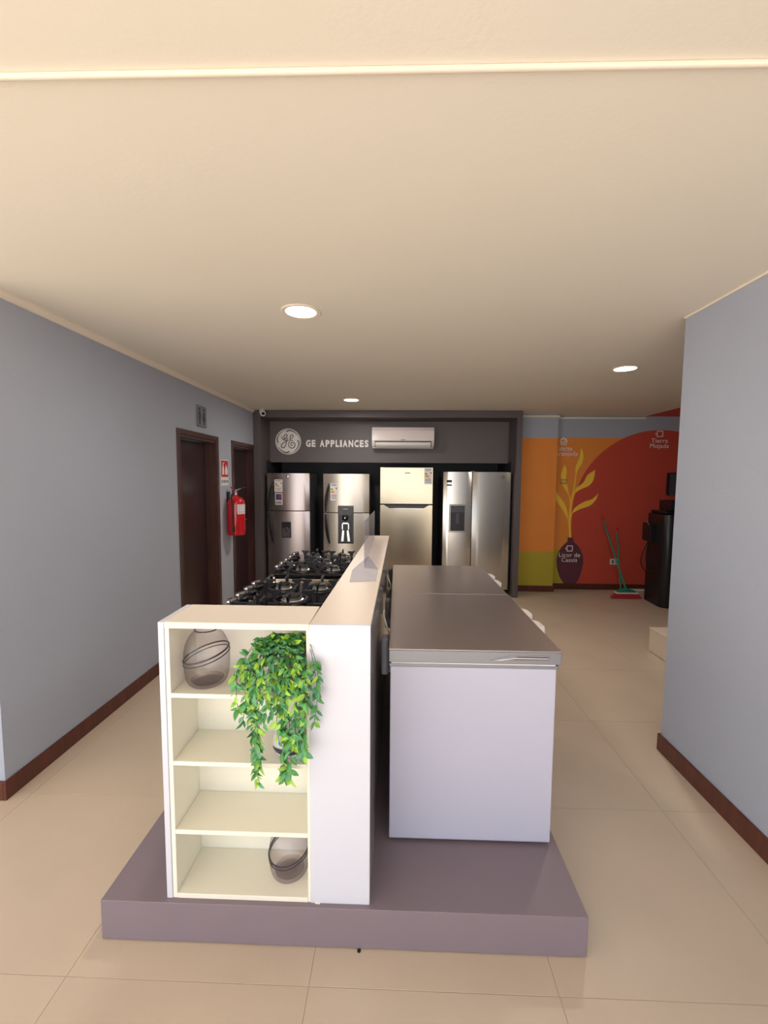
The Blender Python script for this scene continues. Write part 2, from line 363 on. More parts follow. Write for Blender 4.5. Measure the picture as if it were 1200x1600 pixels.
body = [(v.x, v.y) for v in smooth_pts(P[2:8], 5)]; body2 = [(v.x, v.y) for v in smooth_pts(P[8:14], 5)]
paint('painted_vase', [vs[0]] + body2[::-1][:0] + [vs[1]] + body + body2, mVase, 5)
def swatch(x, z, lines, icon):
    s = obj('caption', text_bm(lines, 0.088, face_front(x, FY - 0.0075, z), 0.001, 0.0, 1.05, 'CENTER', 0.82), mLetter, wbk)
    bm = bmesh.new(); q = 0.038; cz = z + 0.125
    for a, b, c, d in ((-q, -q, q, -q), (q, -q, q, q), (q, q, -q, q), (-q, q, -q, -q)):
        ribbon(bm, [(x + a, cz + b), (x + c, cz + d)], 0.012, FY - 0.0085, FY - 0.006)
    if icon: ribbon(bm, [(x - q * 1.3, cz + q * 0.4), (x, cz + q * 1.6), (x + q * 1.4, cz)], 0.012, FY - 0.0088, FY - 0.006); ribbon(bm, [(x - q * .5, cz), (x, cz - q * .5), (x + q * .6, cz + q * .5)], 0.012, FY - 0.0088, FY - 0.006)
    else: ribbon(bm, [(x - q * 1.5, cz + q * 0.2), (x - q * 1.5, cz - q * 0.3)], 0.012, FY - 0.0088, FY - 0.006)
    obj('caption_icon', bm, mLetter, wbk)
swatch(2.362, 2.005, 'Calcita\nAnaranjada', 1)
swatch(3.70, 2.12, 'Tierra\nMojada', 0)
swatch(2.507, 0.475, 'Licor de\nCassis', 0)
obj('caption', text_bm('Ocre\nReal', 0.05, face_front(2.385, FY - 0.0075, 1.575), 0.001, 0, 1.0, 'CENTER', 0.9), mPrint, wbk)

# floor cable channel along the back wall
o = obj('cable_channel', bmn(box, 3.27, 4.3, 6.255, 6.284, 0, 0.022, 0.003), mWhitePl); o['label'] = 'white cable channel on the floor along the red painted wall'; o['category'] = 'cable channel'

# ================================================================= display niche with fridges
ni = thing('display_niche', 'charcoal display niche framing four refrigerators', 'niche', (-0.14, 6.3, 0))
NY = 5.79; X0, X1 = LX + 0.001, 1.638
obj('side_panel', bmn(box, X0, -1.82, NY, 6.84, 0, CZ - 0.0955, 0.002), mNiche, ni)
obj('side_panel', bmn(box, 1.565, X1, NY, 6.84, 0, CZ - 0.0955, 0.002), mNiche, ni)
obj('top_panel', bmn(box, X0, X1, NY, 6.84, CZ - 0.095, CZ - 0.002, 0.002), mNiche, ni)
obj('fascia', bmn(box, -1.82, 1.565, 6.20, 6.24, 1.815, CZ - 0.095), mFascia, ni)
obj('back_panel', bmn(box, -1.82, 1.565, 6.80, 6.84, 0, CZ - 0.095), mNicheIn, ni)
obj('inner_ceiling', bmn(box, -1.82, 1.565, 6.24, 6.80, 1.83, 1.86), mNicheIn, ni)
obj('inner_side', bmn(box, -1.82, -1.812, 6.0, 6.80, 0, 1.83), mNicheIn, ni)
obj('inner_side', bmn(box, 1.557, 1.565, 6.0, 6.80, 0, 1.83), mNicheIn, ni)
FF = 6.20
# round emblem
em = thing('round_emblem', 'round pale monogram emblem with scroll letters on charcoal fascia', 'emblem', (-1.536, FF, 2.10))
S = 0.182 / 390; ex = lambda x: -1.556 + (x - 600) * S; ez = lambda y: 2.108 - (y - 525) * S
bm = bmesh.new(); lathe(bm, [(0, 0), (352 * S, 0), (352 * S, 0.012), (0, 0.012)], (ex(600), FF, ez(525)), 64, (0, -1, 0)); obj('disc', bm, mLetter, em, False)
bm = bmesh.new(); lathe(bm, [(368 * S, 0), (392 * S, 0), (392 * S, 0.012), (368 * S, 0.012)], (ex(600), FF, ez(525)), 64, (0, -1, 0), True); obj('rim', bm, mLetter, em, False)
bm = bmesh.new()
def stroke(pts, wd):
    q = smooth_pts([(ex(a), ez(b), 0) for a, b in pts], 6); n = len(q)
    ww = [wd * S * (0.6 + 0.4 * math.sin(PI * i / (n - 1))) for i in range(n)]
    ribbon(bm, [(v.x, v.y) for v in q], ww, FF - 0.0145, FF - 0.0118)
stroke([(408, 362), (412, 415), (445, 452), (490, 450), (545, 405), (572, 350), (555, 312), (510, 325), (478, 375), (480, 425), (515, 440), (555, 405)], 26)
stroke([(430, 450), (480, 485), (540, 485), (590, 415)], 24)
stroke([(592, 415), (560, 480), (545, 560), (520, 640), (480, 700), (430, 715), (393, 680), (400, 630), (450, 570), (530, 530), (600, 495), (655, 470)], 27)
stroke([(760, 490), (700, 488), (668, 455), (662, 400), (685, 345), (728, 318), (755, 345), (745, 390), (712, 430), (682, 430)], 25)
stroke([(700, 488), (645, 530), (612, 600), (625, 670), (680, 715), (745, 720), (800, 675), (808, 605), (770, 558), (715, 550), (682, 590), (690, 640), (725, 648), (738, 612)], 27)
for a0 in (100, 8, -82, -172):
    q = [(ex(600) + (300 + 36 * min(1, k / 3)) * S * math.cos(math.radians(a0 - 6 * k)), ez(525) + (300 + 36 * min(1, k / 3)) * S * math.sin(math.radians(a0 - 6 * k))) for k in range(12)]
    ribbon(bm, q, [(34 - 2.4 * k) * S for k in range(12)], FF - 0.0146, FF - 0.0117)
obj('scroll_letters', bm, mNiche, em)
# lettering
lt = thing('wall_lettering', 'pale capital lettering on the fascia between emblem and air conditioner', 'lettering', (-0.84, FF, 2.05))
s = 'GE APPLIANCES'
tb = {}
widths = {'G': .80, 'E': .66, 'A': .80, 'P': .68, 'L': .58, 'I': .30, 'N': .80, 'C': .74, 'S': .66, ' ': .38}
tot = sum(widths[c] for c in s) + 0.17 * (len(s) - 1); sc = (0.893 / tot); x = -1.302
for ch in s:
    wd = widths[ch] * sc
    if ch != ' ':
        b_ = text_bm(ch, 0.128, Matrix.Identity(4), 0.004, 0.0055, 1.0, 'LEFT')
        xs = [v.co.x for v in b_.verts]; mn, mx = min(xs), max(xs)
        k = min(1.25, (wd * 0.98) / (mx - mn))
        if ch == 'I': k = 1.15
        cx = (mn + mx) / 2
        for v in b_.verts: v.co.x = (v.co.x - cx) * k
        b_.transform(face_front(x + wd / 2, FF - 0.004, 2.040)); obj('letter', b_, mLetter, lt)
    x += wd + 0.17 * sc
# air conditioner
ac = thing('air_conditioner', 'white split air conditioner mounted on the charcoal fascia', 'air conditioner', (0.075, FF, 2.02))
ax0, ax1 = -0.352, 0.505
pr = [(FF - 0.001, 2.01), (FF - 0.12, 2.01), (FF - 0.19, 2.06), (FF - 0.205, 2.12), (FF - 0.205, 2.24), (FF - 0.18, 2.29), (FF - 0.001, 2.295)]
bm = bmesh.new(); prism(bm, pr, ax0, ax1, 'yz', 0.012); obj('casing', bm, mWhitePl, ac, True)
pr = [(FF - 0.214, 2.112), (FF - 0.2065, 2.112), (FF - 0.2065, 2.24), (FF - 0.185, 2.288), (FF - 0.192, 2.292), (FF - 0.214, 2.245)]
bm = bmesh.new(); prism(bm, pr, ax0 + 0.006, ax1 - 0.006, 'yz'); obj('front_panel', bm, mACp, ac)
bm = bmesh.new(); prism(bm, [(FF - 0.125, 2.005), (FF - 0.195, 2.053), (FF - 0.2085, 2.105), (FF - 0.20, 2.105)], ax0 + 0.04, ax1 - 0.04, 'yz'); obj('outlet', bm, mDkGrey, ac)
bm = bmesh.new(); prism(bm, [(FF - 0.172, 2.025), (FF - 0.205, 2.052), (FF - 0.218, 2.088), (FF - 0.214, 2.088), (FF - 0.200, 2.055), (FF - 0.168, 2.030)], ax0 + 0.05, ax1 - 0.05, 'yz'); obj('louver', bm, mWhitePl, ac)
bm = bmesh.new(); prism(bm, [(FF - 0.118, 2.004), (FF - 0.15, 2.015), (FF - 0.15, 2.022), (FF - 0.118, 2.008)], ax0 + 0.01, ax1 - 0.01, 'yz'); obj('louver', bm, mWhitePl, ac)
obj('badge', bmn(box, 0.045, 0.105, FF - 0.2155, FF - 0.2138, 2.118, 2.126), mDkGrey, ac)

# fridges -----------------------------------------------------------------
FR = 5.90
def curve_front(x0, x1, bulge, n=14, y=FR, dep=0.05):
    pts = []
    for i in range(n + 1):
        t = i / n; pts.append((x0 + (x1 - x0) * t, y - bulge * (1 - (2 * t - 1) ** 2)))
    return [(x0, y + dep)] + pts + [(x1, y + dep)]
def yfront(x, x0, x1, bulge):
    t = (x - x0) / (x1 - x0); return FR - bulge * (1 - (2 * t - 1) ** 2)
def energy_label(root, x0, x1, z0, z1, y, name='energy_label'):
    l = obj(name, bmn(box, x0, x1, y - 0.002, y, z0, z1), mPaper, root, label='white energy label with coloured bars')
    h = z1 - z0; w_ = x1 - x0
    for m_, a, b, c in ((mGrnP, .62, .70, .35), (mYelP, .55, .61, .45), (mOrangeP, .44, .53, .6)):
        obj('colour_bar', bmn(box, x0 + w_ * .08, x0 + w_ * c, y - 0.003, y - 0.002, z0 + h * a, z0 + h * b), m_, l)
    bm = bmesh.new()
    for q in (0.92, 0.85, 0.30, 0.22, 0.12): box(bm, x0 + w_ * .12, x0 + w_ * .85, y - 0.003, y - 0.002, z0 + h * q, z0 + h * (q + .025))
    box(bm, x0 + w_ * .78, x0 + w_ * .93, y - 0.003, y - 0.002, z0 + h * .66, z0 + h * .74)
    o = obj('printed_lines', bm, mPrint, l); o['kind'] = 'stuff'
def fridge_round(name, label, x0, x1, ztop, split, mdoor, bulge, hx, hz0, hz1):
    r = thing(name, label, 'refrigerator', ((x0 + x1) / 2, FR + 0.35, 0))
    obj('cabinet', bmn(box, x0 + 0.004, x1 - 0.004, FR + 0.06, FR + 0.66, 0.03, ztop - 0.01, 0.008), mDkGrey if mdoor is mSteelD else mSteelD, r)
    for a, b in ((x0 + .05, FR + .12), (x1 - .08, FR + .12), (x0 + .05, FR + .58), (x1 - .08, FR + .58)): obj('foot', bmn(box, a, a + .03, b, b + .03, 0, 0.029), mBlack, r)
    bm = bmesh.new(); prism(bm, curve_front(x0, x1, bulge), split + 0.006, ztop, 'xy', 0.003); d1 = obj('freezer_door', bm, mdoor, r, True)
    bm = bmesh.new(); prism(bm, curve_front(x0, x1, bulge), 0.10, split - 0.006, 'xy', 0.003); d2 = obj('fridge_door', bm, mdoor, r, True)
    obj('door_gasket', bmn(box, x0 + .01, x1 - .01, FR + .01, FR + .06, split - 0.006, split + 0.006), mSeam, r)
    # long bowed handle, one blade per door
    for d, za, zb in ((d1, split + 0.015, hz1), (d2, hz0, split - 0.015)):
        pts = []
        for i in range(13):
            z = za + (zb - za) * i / 12; u = (z - split) / ((hz1 if z > split else split * 2 - hz0) - split) if z > split else (split - z) / (split - hz0)
            yb = yfront(hx + 0.03 * u, x0, x1, bulge)
            pts.append((hx + 0.045 * u ** 2, yb - 0.005 - 0.052 * (1 - u ** 2) ** 0.6, z))
        bm = bmesh.new(); tube(bm, pts, [0.012 + 0.008 * math.sin(PI * i / 12) for i in range(13)], 10); obj('handle', bm, mBlack, d, True)
    return r, d1, d2
# refrigerator 1
a0, a1 = -1.777, -1.195
r, d1, d2 = fridge_round('refrigerator', 'dark grey bulging-front refrigerator with two stickers, leftmost in the niche', a0, a1, 1.655, 1.143, mSteelD, 0.035, -1.735, 0.70, 1.52)
bm = bmesh.new(); yb = yfront(-1.49, a0, a1, .035); lathe(bm, [(0, 0), (0.018, 0), (0.018, 0.006), (0.012, 0.009), (0, 0.009)], (-1.49, yb, 1.612), 20, (0, -1, 0)); obj('badge', bm, mChrome, d1, True)
energy_label(d1, -1.668, -1.560, 1.400, 1.570, yfront(-1.66, a0, a1, .035) - 0.012)
yb = yfront(-1.66, a0, a1, .035) - 0.012
sk = obj('sticker', bmn(box, -1.660, -1.562, yb - .002, yb, 1.225, 1.385), mPaper, d1)
obj('sticker_print', bmn(box, -1.652, -1.570, yb - .003, yb - .002, 1.29, 1.375), mBlueP, sk)
obj('sticker_print', bmn(box, -1.60, -1.573, yb - .004, yb - .003, 1.32, 1.37), mSignRed, sk)
bm = bmesh.new(); [box(bm, -1.65 + .02 * k, -1.638 + .02 * k, yb - .003, yb - .002, 1.235, 1.275) for k in range(4)]; obj('sticker_print', bm, mPrint, sk)
yb = yfront(-1.55, a0, a1, .035)
dp = obj('dispenser', bmn(box, -1.577, -1.447, yb - .008, yb + .02, .772, .992, .006), mBlack, d2)
obj('recess', bmn(box, -1.565, -1.459, yb - .0095, yb - .008, .785, .905, .0), mDkGrey, dp)
bm = bmesh.new(); box(bm, -1.525, -1.485, yb - .022, yb - .008, .905, .925, .004); box(bm, -1.512, -1.50, yb - .015, yb - .008, .85, .905); obj('nozzle', bm, mChrome, dp)
# refrigerator 2
a0, a1 = -1.005, -0.378
r, d1, d2 = fridge_round('refrigerator', 'pale steel bulging-front refrigerator with tall water dispenser behind the cooktops', a0, a1, 1.652, 1.124, mSteelV, 0.04, -0.965, 0.70, 1.515)
bm = bmesh.new(); yb = yfront(-.683, a0, a1, .04); lathe(bm, [(0, 0), (0.019, 0), (0.019, 0.005), (0.015, 0.007), (0, 0.007)], (-.683, yb, 1.612), 20, (0, -1, 0)); obj('badge', bm, mGreyPl, d1, True)
bm = bmesh.new(); lathe(bm, [(0, 0), (0.014, 0), (0.014, 0.001), (0, 0.001)], (-.683, yb - .0072, 1.612), 20, (0, -1, 0)); obj('badge_face', bm, mChrome, d1)
energy_label(d1, -.904, -.808, 1.290, 1.526, yfront(-.9, a0, a1, .04) - 0.014)
yb = yfront(-.69, a0, a1, .04)
dp = obj('dispenser', bmn(box, -.800, -.588, yb - .012, yb + .02, .710, 1.221, .008), mDkGrey, d2)
obj('display_strip', bmn(box, -.73, -.665, yb - .0135, yb - .012, 1.172, 1.178), mPaper, dp)
obj('recess', bmn(box, -.785, -.603, yb - .0135, yb - .012, .735, 1.10), mBlack, dp)
bm = bmesh.new(); lathe(bm, [(0, 0), (0.045, 0), (0.038, 0.02), (0.02, 0.03), (0, 0.03)], (-.70, yb - .012, 1.055), 20, (0, -1, 0)); obj('knob', bm, mBlack, dp, True)
bm = bmesh.new(); lathe(bm, [(0, 0), (0.014, 0), (0.010, 0.01), (0, 0.012)], (-.70, yb - .042, 1.055), 16, (0, -1, 0)); obj('button', bm, mChrome, dp, True)
bm = bmesh.new(); box(bm, -.742, -.732, yb - .03, yb - .012, .90, .99); box(bm, -.658, -.648, yb - .03, yb - .012, .90, .99); box(bm, -.742, -.648, yb - .03, yb - .012, .975, .99); obj('lever', bm, mChrome, dp)
bm = bmesh.new(); prism(bm, [(-.755, .735), (-.72, .735), (-.715, .88), (-.735, .89)], yb - .03, yb - .012, 'xz'); prism(bm, [(-.665, .735), (-.63, .735), (-.655, .89), (-.675, .88)], yb - .03, yb - .012, 'xz'); obj('nozzle', bm, mChrome, dp)
obj('drip_tray', bmn(box, -.800, -.588, yb - .03, yb - .01, .705, .725, .003), mBlack, dp)
# refrigerator 3
a0, a1 = -0.231, 0.487
r = thing('refrigerator', 'flat steel refrigerator below the air conditioner, dark trapezoid handle recess', 'refrigerator', ((a0 + a1) / 2, FR + .35, 0))
obj('cabinet', bmn(box, a0 + .004, a1 - .004, FR + .06, FR + .66, .03, 1.735, .006), mSteelD, r)
for a, b in ((a0 + .05, FR + .12), (a1 - .08, FR + .12), (a0 + .05, FR + .58), (a1 - .08, FR + .58)): obj('foot', bmn(box, a, a + .03, b, b + .03, 0, 0.029), mBlack, r)
d1 = obj('freezer_door', bmn(box, a0, a1, FR, FR + .055, 1.247, 1.745, .005), mSteelW, r)
d2 = obj('fridge_door', bmn(box, a0, a1, FR, FR + .055, .10, 1.237, .005), mSteelW, r)
obj('door_gasket', bmn(box, a0 + .01, a1 - .01, FR + .012, FR + .06, 1.236, 1.248), mSeam, r)
bm = bmesh.new(); prism(bm, [(-.18, 1.236), (.438, 1.236), (.368, 1.192), (-.105, 1.192)], FR - .003, FR + .01, 'xz'); h = obj('handle_recess', bm, mBlack, d2)
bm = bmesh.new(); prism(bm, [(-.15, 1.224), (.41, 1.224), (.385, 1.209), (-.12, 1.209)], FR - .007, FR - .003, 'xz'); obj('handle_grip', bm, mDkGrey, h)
bm = bmesh.new(); prism(bm, [(-.105, 1.192), (.368, 1.192), (.36, 1.187), (-.097, 1.187)], FR - .008, FR - .003, 'xz'); obj('handle_lip', bm, mChrome, h)
energy_label(d1, .368, .474, 1.520, 1.735, FR)
obj('badge', bmn(box, .105, .175, FR - .003, FR, 1.662, 1.674), mGreyPl, d1)
# refrigerator 4
a0, a1 = 0.627, 1.530
r = thing('refrigerator', 'wide two-door steel refrigerator with ice dispenser at right end of niche', 'refrigerator', ((a0 + a1) / 2, FR + .35, 0))
obj('cabinet', bmn(box, a0 + .004, a1 - .02, FR + .08, FR + .70, .03, 1.67, .006), mDkGrey, r)
for a, b in ((a0 + .05, FR + .12), (a1 - .1, FR + .12), (a0 + .05, FR + .6), (a1 - .1, FR + .6)): obj('foot', bmn(box, a, a + .03, b, b + .03, 0, 0.029), mBlack, r)
bm = bmesh.new(); prism(bm, curve_front(a0, 1.008, .004, 10, FR, .07), .08, 1.688, 'xy', .004); d1 = obj('left_door', bm, mSteel, r, True)
bm = bmesh.new(); prism(bm, curve_front(1.020, a1, .005, 10, FR, .07), .08, 1.688, 'xy', .004); d2 = obj('right_door', bm, mSteel, r, True)
obj('door_gasket', bmn(box, 1.008, 1.020, FR + .01, FR + .07, .08, 1.68), mSeam, r)
bm = bmesh.new(); box(bm, 1.0, 1.05, FR + .0, FR + .05, 1.689, 1.702, .004); obj('hinge_cover', bm, mGreyPl, r)
dp = obj('dispenser', bmn(box, .712, .934, FR - .02, FR + .01, .868, 1.250, .01), mChrome, d1)
obj('recess', bmn(box, .726, .920, FR - .0215, FR - .02, .885, 1.235), mBlack, dp)
bm = bmesh.new(); box(bm, .735, .911, FR - .024, FR - .0215, 1.14, 1.228, .003); obj('control_panel', bm, mDkGrey, dp)
bm = bmesh.new(); box(bm, .80, .845, FR - .03, FR - .0215, .99, 1.13, .004); obj('paddle', bm, mDkGrey, dp)
bm = bmesh.new(); box(bm, .735, .911, FR - .035, FR - .0215, .888, .90, .003); obj('drip_tray', bm, mDkGrey, dp)
for z0, z1 in ((1.545, 1.578), (1.500, 1.520)): obj('sticker', bmn(box, .672, .740, FR - .006, FR - .001, z0, z1), mPrint, d1)
bm = bmesh.new(); lathe(bm, [(0, 0), (.02, 0), (.02, .004), (0, .004)], (1.426, FR - .003, 1.618), 20, (0, -1, 0)); obj('badge', bm, mDkGrey, d2)
bm = bmesh.new(); lathe(bm, [(0, 0), (.01, 0), (.01, .001), (0, .001)], (1.426, FR - .0071, 1.618), 20, (0, -1, 0)); obj('badge_face', bm, mChrome, d2)
for d, x in ((d1, .993), (d2, 1.05)):
    bm = bmesh.new(); lathe(bm, [(0, 0), (.008, 0), (.006, .006), (0, .007)], (x, FR - .001, .647), 12, (0, -1, 0)); obj('stud', bm, mChrome, d)

# ================================================================= island
PZ = 0.146
pf = thing('platform', 'purple-grey plinth carrying the shelf unit, cookers and freezers', 'platform', (-0.18, 2.5, 0))
obj('board', bmn(box, -1.007, 0.650, 1.351, 3.80, 0.003, PZ, 0.0015, 1), mPlat, pf)
bm = bmesh.new(); lathe(bm, [(0, 0), (0.006, 0), (0.006, 0.004), (0, 0.004)], (-0.115, 1.345, 0.0), 10); obj('levelling_foot', bm, mBlack, pf)
# shelf unit
sh = thing('shelf_unit', 'white open shelf unit with four compartments at front of the plinth', 'shelf unit', (-0.53, 1.467, PZ))
y0, y1 = 1.368, 1.566
obj('outer_panel', bmn(box, -.783, -.763, y0, y1, PZ, 1.1235, .0015, 1), mWhite, sh)
obj('side_panel', bmn(box, -.762, -.747, y0 + .002, y1, PZ, 1.102, .0012, 1), mCream, sh)
obj('side_panel', bmn(box, -.2925, -.2825, y0 + .002, y1, PZ, 1.102, .0012, 1), mCream, sh)
obj('top_board', bmn(box, -.762, -.2825, y0, y1, 1.1022, 1.124, .0012, 1), mTopB, sh)
obj('bottom_board', bmn(box, -.7468, -.2927, y0 + .001, y1 - .008, PZ, .1635, .0012, 1), mCream, sh)
for z0, z1 in ((.8645, .880), (.627, .6427), (.3805, .3968)):
    obj('shelf', bmn(box, -.7468, -.2927, y0 + .002, y1 - .008, z0, z1, .0012, 1), mCream, sh)
obj('back_panel', bmn(box, -.762, -.2825, y1 - .0078, y1 - .0005, PZ, 1.102), mCream, sh)
# counter
ct = thing('counter_wall', 'long narrow cream-topped half wall between cookers and freezers', 'counter', (-.17, 2.45, PZ))
XR0, XR1, XL0, XL1 = -.0815, -.062, -.2822, -.228; cy0, cy1 = 1.368, 3.57
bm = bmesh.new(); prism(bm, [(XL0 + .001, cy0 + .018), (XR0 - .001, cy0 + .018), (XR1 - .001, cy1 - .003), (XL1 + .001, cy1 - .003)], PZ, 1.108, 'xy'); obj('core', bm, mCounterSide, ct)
obj('end_panel', bmn(box, XL0, XR0, cy0, cy0 + .018, PZ, 1.1225, .001, 1), mWhite, ct)
bm = bmesh.new(); prism(bm, [(XL0, cy0 + .0182), (XR0, cy0 + .0182), (XR1, cy1), (XL1, cy1)], 1.108, 1.1225, 'xy', .001); obj('countertop', bm, mCounterTop, ct)
obj('cleat', bmn(box, -.268, -.250, cy0 - .003, cy0, PZ, PZ + .006), mCream, ct)

# cookers
def make_cooker():
    yA, yB = 1.58, 2.215; X0, X1 = -.705, -.292; Zt = 1.05
    r = thing('gas_cooker', '', 'cooker', ((X0 + X1) / 2, (yA + yB) / 2, PZ), 'gas cookers beside the counter')
    obj('body', bmn(box, X0 + .015, X1, yA + .003, yB - .003, PZ + .05, Zt - .03, .003), mSteelV, r)
    obj('corner_strip', bmn(box, X0, X0 + .0145, yA, yB, PZ + .12, Zt - .018, .003), mSteel, r)
    dd = obj('oven_door', bmn(box, X0 - .03, X0 - .0005, yA + .01, yB - .01, PZ + .22, Zt - .14, .006), mGlassBlk, r)
    bm = bmesh.new(); tube(bm, [(X0 - .03, yA + .06, Zt - .18), (X0 - .065, yA + .06, Zt - .18), (X0 - .065, yB - .06, Zt - .18), (X0 - .03, yB - .06, Zt - .18)], .009); obj('handle', bm, mChrome, dd, True)
    for a, b in ((X0 + .03, yA + .04), (X0 + .03, yB - .08), (X1 - .06, yA + .04), (X1 - .06, yB - .08)):
        obj('leg', bmn(box, a, a + .035, b, b + .035, PZ, PZ + .05), mBlack, r)
    obj('cooktop', bmn(box, X0 - .012, X1, yA - .002, yB + .002, Zt - .018, Zt, .004), mGlassBlk, r)
    bm = bmesh.new(); prism(bm, [(X0 - .012, Zt - .001), (X0 - .055, Zt - .045), (X0 - .055, Zt - .11), (X0 - .012, Zt - .11)], yA, yB, 'xz', .003); obj('control_panel', bm, mBlack, r)
    for k in range(5):
        y = yA + .10 + k * .108; ax = Vector((-.25, 0, 1)).normalized()
        bm = bmesh.new(); lathe(bm, [(0, 0), (.029, 0), (.030, .006), (.024, .010), (.022, .026), (0, .026)], (X0 + .012, y, Zt - .001), 16, ax); kn = obj('knob', bm, mBlack, r, True)
        bm = bmesh.new(); lathe(bm, [(0, 0), (.025, 0), (.025, .006), (.018, .010), (0, .010)], Vector((X0 + .012, y, Zt)) + ax * .0255, 16, ax); obj('knob_cap', bm, mChrome, kn, True)
    cx = -.455; cy = (yA + yB) / 2
    for bx, by, s_ in ((-.558, yA + .115, .85), (-.376, yA + .115, .85), (cx - .01, cy + .0, 1.05), (-.558, yB - .115, .85), (-.376, yB - .115, .8)):
        bm = bmesh.new(); lathe(bm, [(0, 0), (.046 * s_, 0), (.048 * s_, .005), (.040 * s_, .007), (.040 * s_, .019), (0, .019)], (bx, by, Zt), 24); bu = obj('burner', bm, mAlu, r, True)
        bm = bmesh.new(); lathe(bm, [(0, .019), (.036 * s_, .019), (.038 * s_, .023), (.035 * s_, .028), (0, .030)], (bx, by, Zt), 24); obj('burner_cap', bm, mBlack, bu, True)
        bm = bmesh.new(); R = .078 * s_ ** .5
        ring = [(bx + R * .98 * math.cos(a), by + R * .98 * math.sin(a), Zt + .006) for a in [2 * PI * k / 24 for k in range(25)]]
        tube(bm, ring, .004, 6, False)
        for k in range(4):
            a = k * PI / 2; c_, s2 = math.cos(a), math.sin(a)
            pr = [(.046, .038), (.060, .030), (.070, .012), (.078, .001), (.086, .001), (.086, .016), (.090, .032), (.102, .044), (.100, .051), (.080, .046), (.048, .047)]
            A = []; B = []; th = .0045
            for rr, zz in pr:
                A.append(bm.verts.new((bx + c_ * rr * s_ ** .5 - s2 * th, by + s2 * rr * s_ ** .5 + c_ * th, Zt + zz)))
                B.append(bm.verts.new((bx + c_ * rr * s_ ** .5 + s2 * th, by + s2 * rr * s_ ** .5 - c_ * th, Zt + zz)))
            bm.faces.new(A); bm.faces.new(B[::-1]); n = len(A)
            for i in range(n): bm.faces.new((A[(i + 1) % n], A[i], B[i], B[(i + 1) % n]))
        bmesh.ops.recalc_face_normals(bm, faces=bm.faces); obj('pan_support', bm, mGrate, r, True)
    return r
ck = make_cooker(); ck['label'] = 'black-topped gas cooker directly behind the white shelf unit'
c2 = copy_tree(ck); c2.location.y += .84; c2['label'] = 'gas cooker with pale steel side panel, nearer the refrigerators'

# freezers
def make_freezer():
    r = thing('chest_freezer', '', 'freezer', (.30, 2.03, PZ), 'chest freezers on the plinth')
    fy, by = 1.63, 2.435
    obj('body', bmn(box, -.020, .620, fy + .004, by - .004, PZ + .012, .871, .004), mFreezer, r)
    for a, b in ((0, fy + .05), (.55, fy + .05), (0, by - .09), (.55, by - .09)): obj('foot', bmn(box, a, a + .04, b, b + .04, PZ, PZ + .012), mBlack, r)
    obj('rim', bmn(box, -.024, .626, fy, by, .8715, .884, .002), mLidEdge, r)
    obj('seal', bmn(box, -.016, .615, fy + .002, by - .004, .884, .8885), mWhitePl, r)
    lid = obj('lid', bmn(box, -.026, .636, fy - .002, by, .8885, .9375, .003), mLidEdge, r, label='grey steel lid')
    obj('lid_top', bmn(box, -.0265, .6365, fy - .0025, by + .0005, .9375, .9425, .003, 2), mLid, lid)
    bm = bmesh.new(); prism(bm, [(.36, .904), (.42, .919), (.460, .926), (.592, .925), (.592, .904)], fy - .0035, fy + .01, 'xz'); hr = obj('handle_recess', bm, mLidEdge, lid)
    bm = bmesh.new(); prism(bm, [(.43, .907), (.47, .921), (.587, .920), (.587, .908)], fy - .0042, fy - .0035, 'xz'); obj('recess_shadow', bm, mDkGrey, hr)
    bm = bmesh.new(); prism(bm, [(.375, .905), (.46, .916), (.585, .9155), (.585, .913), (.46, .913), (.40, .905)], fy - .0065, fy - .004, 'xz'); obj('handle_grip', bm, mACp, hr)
    for y in (1.80, 2.37):
        bm = bmesh.new(); box(bm, -.060, -.0275, y - .035, y + .035, .77, .928, .011, 3); box(bm, -.0275, -.0215, y - .02, y + .02, .78, .86); obj('hinge', bm, mGreyPl, r)
    bm = bmesh.new(); tube(bm, smooth_pts([(-.0205, 1.93, .86), (-.046, 1.95, .935), (-.058, 2.03, .945), (-.055, 2.14, .93), (-.0205, 2.22, .80)], 6), .004, 6); obj('cable', bm, mWhitePl, r, True)
    for y in (1.90, 2.08):
        bm = bmesh.new(); prism(bm, [(.6365, y), (.6365, y + .12), (.652, y + .115), (.668, y + .095), (.672, y + .03), (.664, y + .005)], .905, .938, 'xy', .004); obj('latch', bm, mWhitePl, r)
    return r
fz = make_freezer(); fz['label'] = 'white chest freezer with grey steel lid at front of the plinth'
f2 = copy_tree(fz); f2.location.y += .815; f2['label'] = 'second chest freezer, farther back and nearer the refrigerators'

# acrylic stand on counter
hl = thing('acrylic_stand', 'clear acrylic stand on the far end of the cream countertop', 'display stand', (-.16, 2.4, 1.1225))
bm = bmesh.new(); prism(bm, [(2.26, 1.1265), (3.30, 1.1265), (3.30, 1.352), (2.26, 1.372)], -.1715, -.1685, 'yz', .0006); obj('upright_plate', bm, mAcr, hl)
bm = bmesh.new(); prism(bm, [(-.214, 1.95), (-.094, 1.97), (-.096, 2.24), (-.170, 2.62), (-.228, 2.20)], 1.1227, 1.1257, 'xy', .0006); obj('reflection_sheet', bm, mAcrW, hl)  # milky house-shaped sheet standing in for a reflection on the countertop

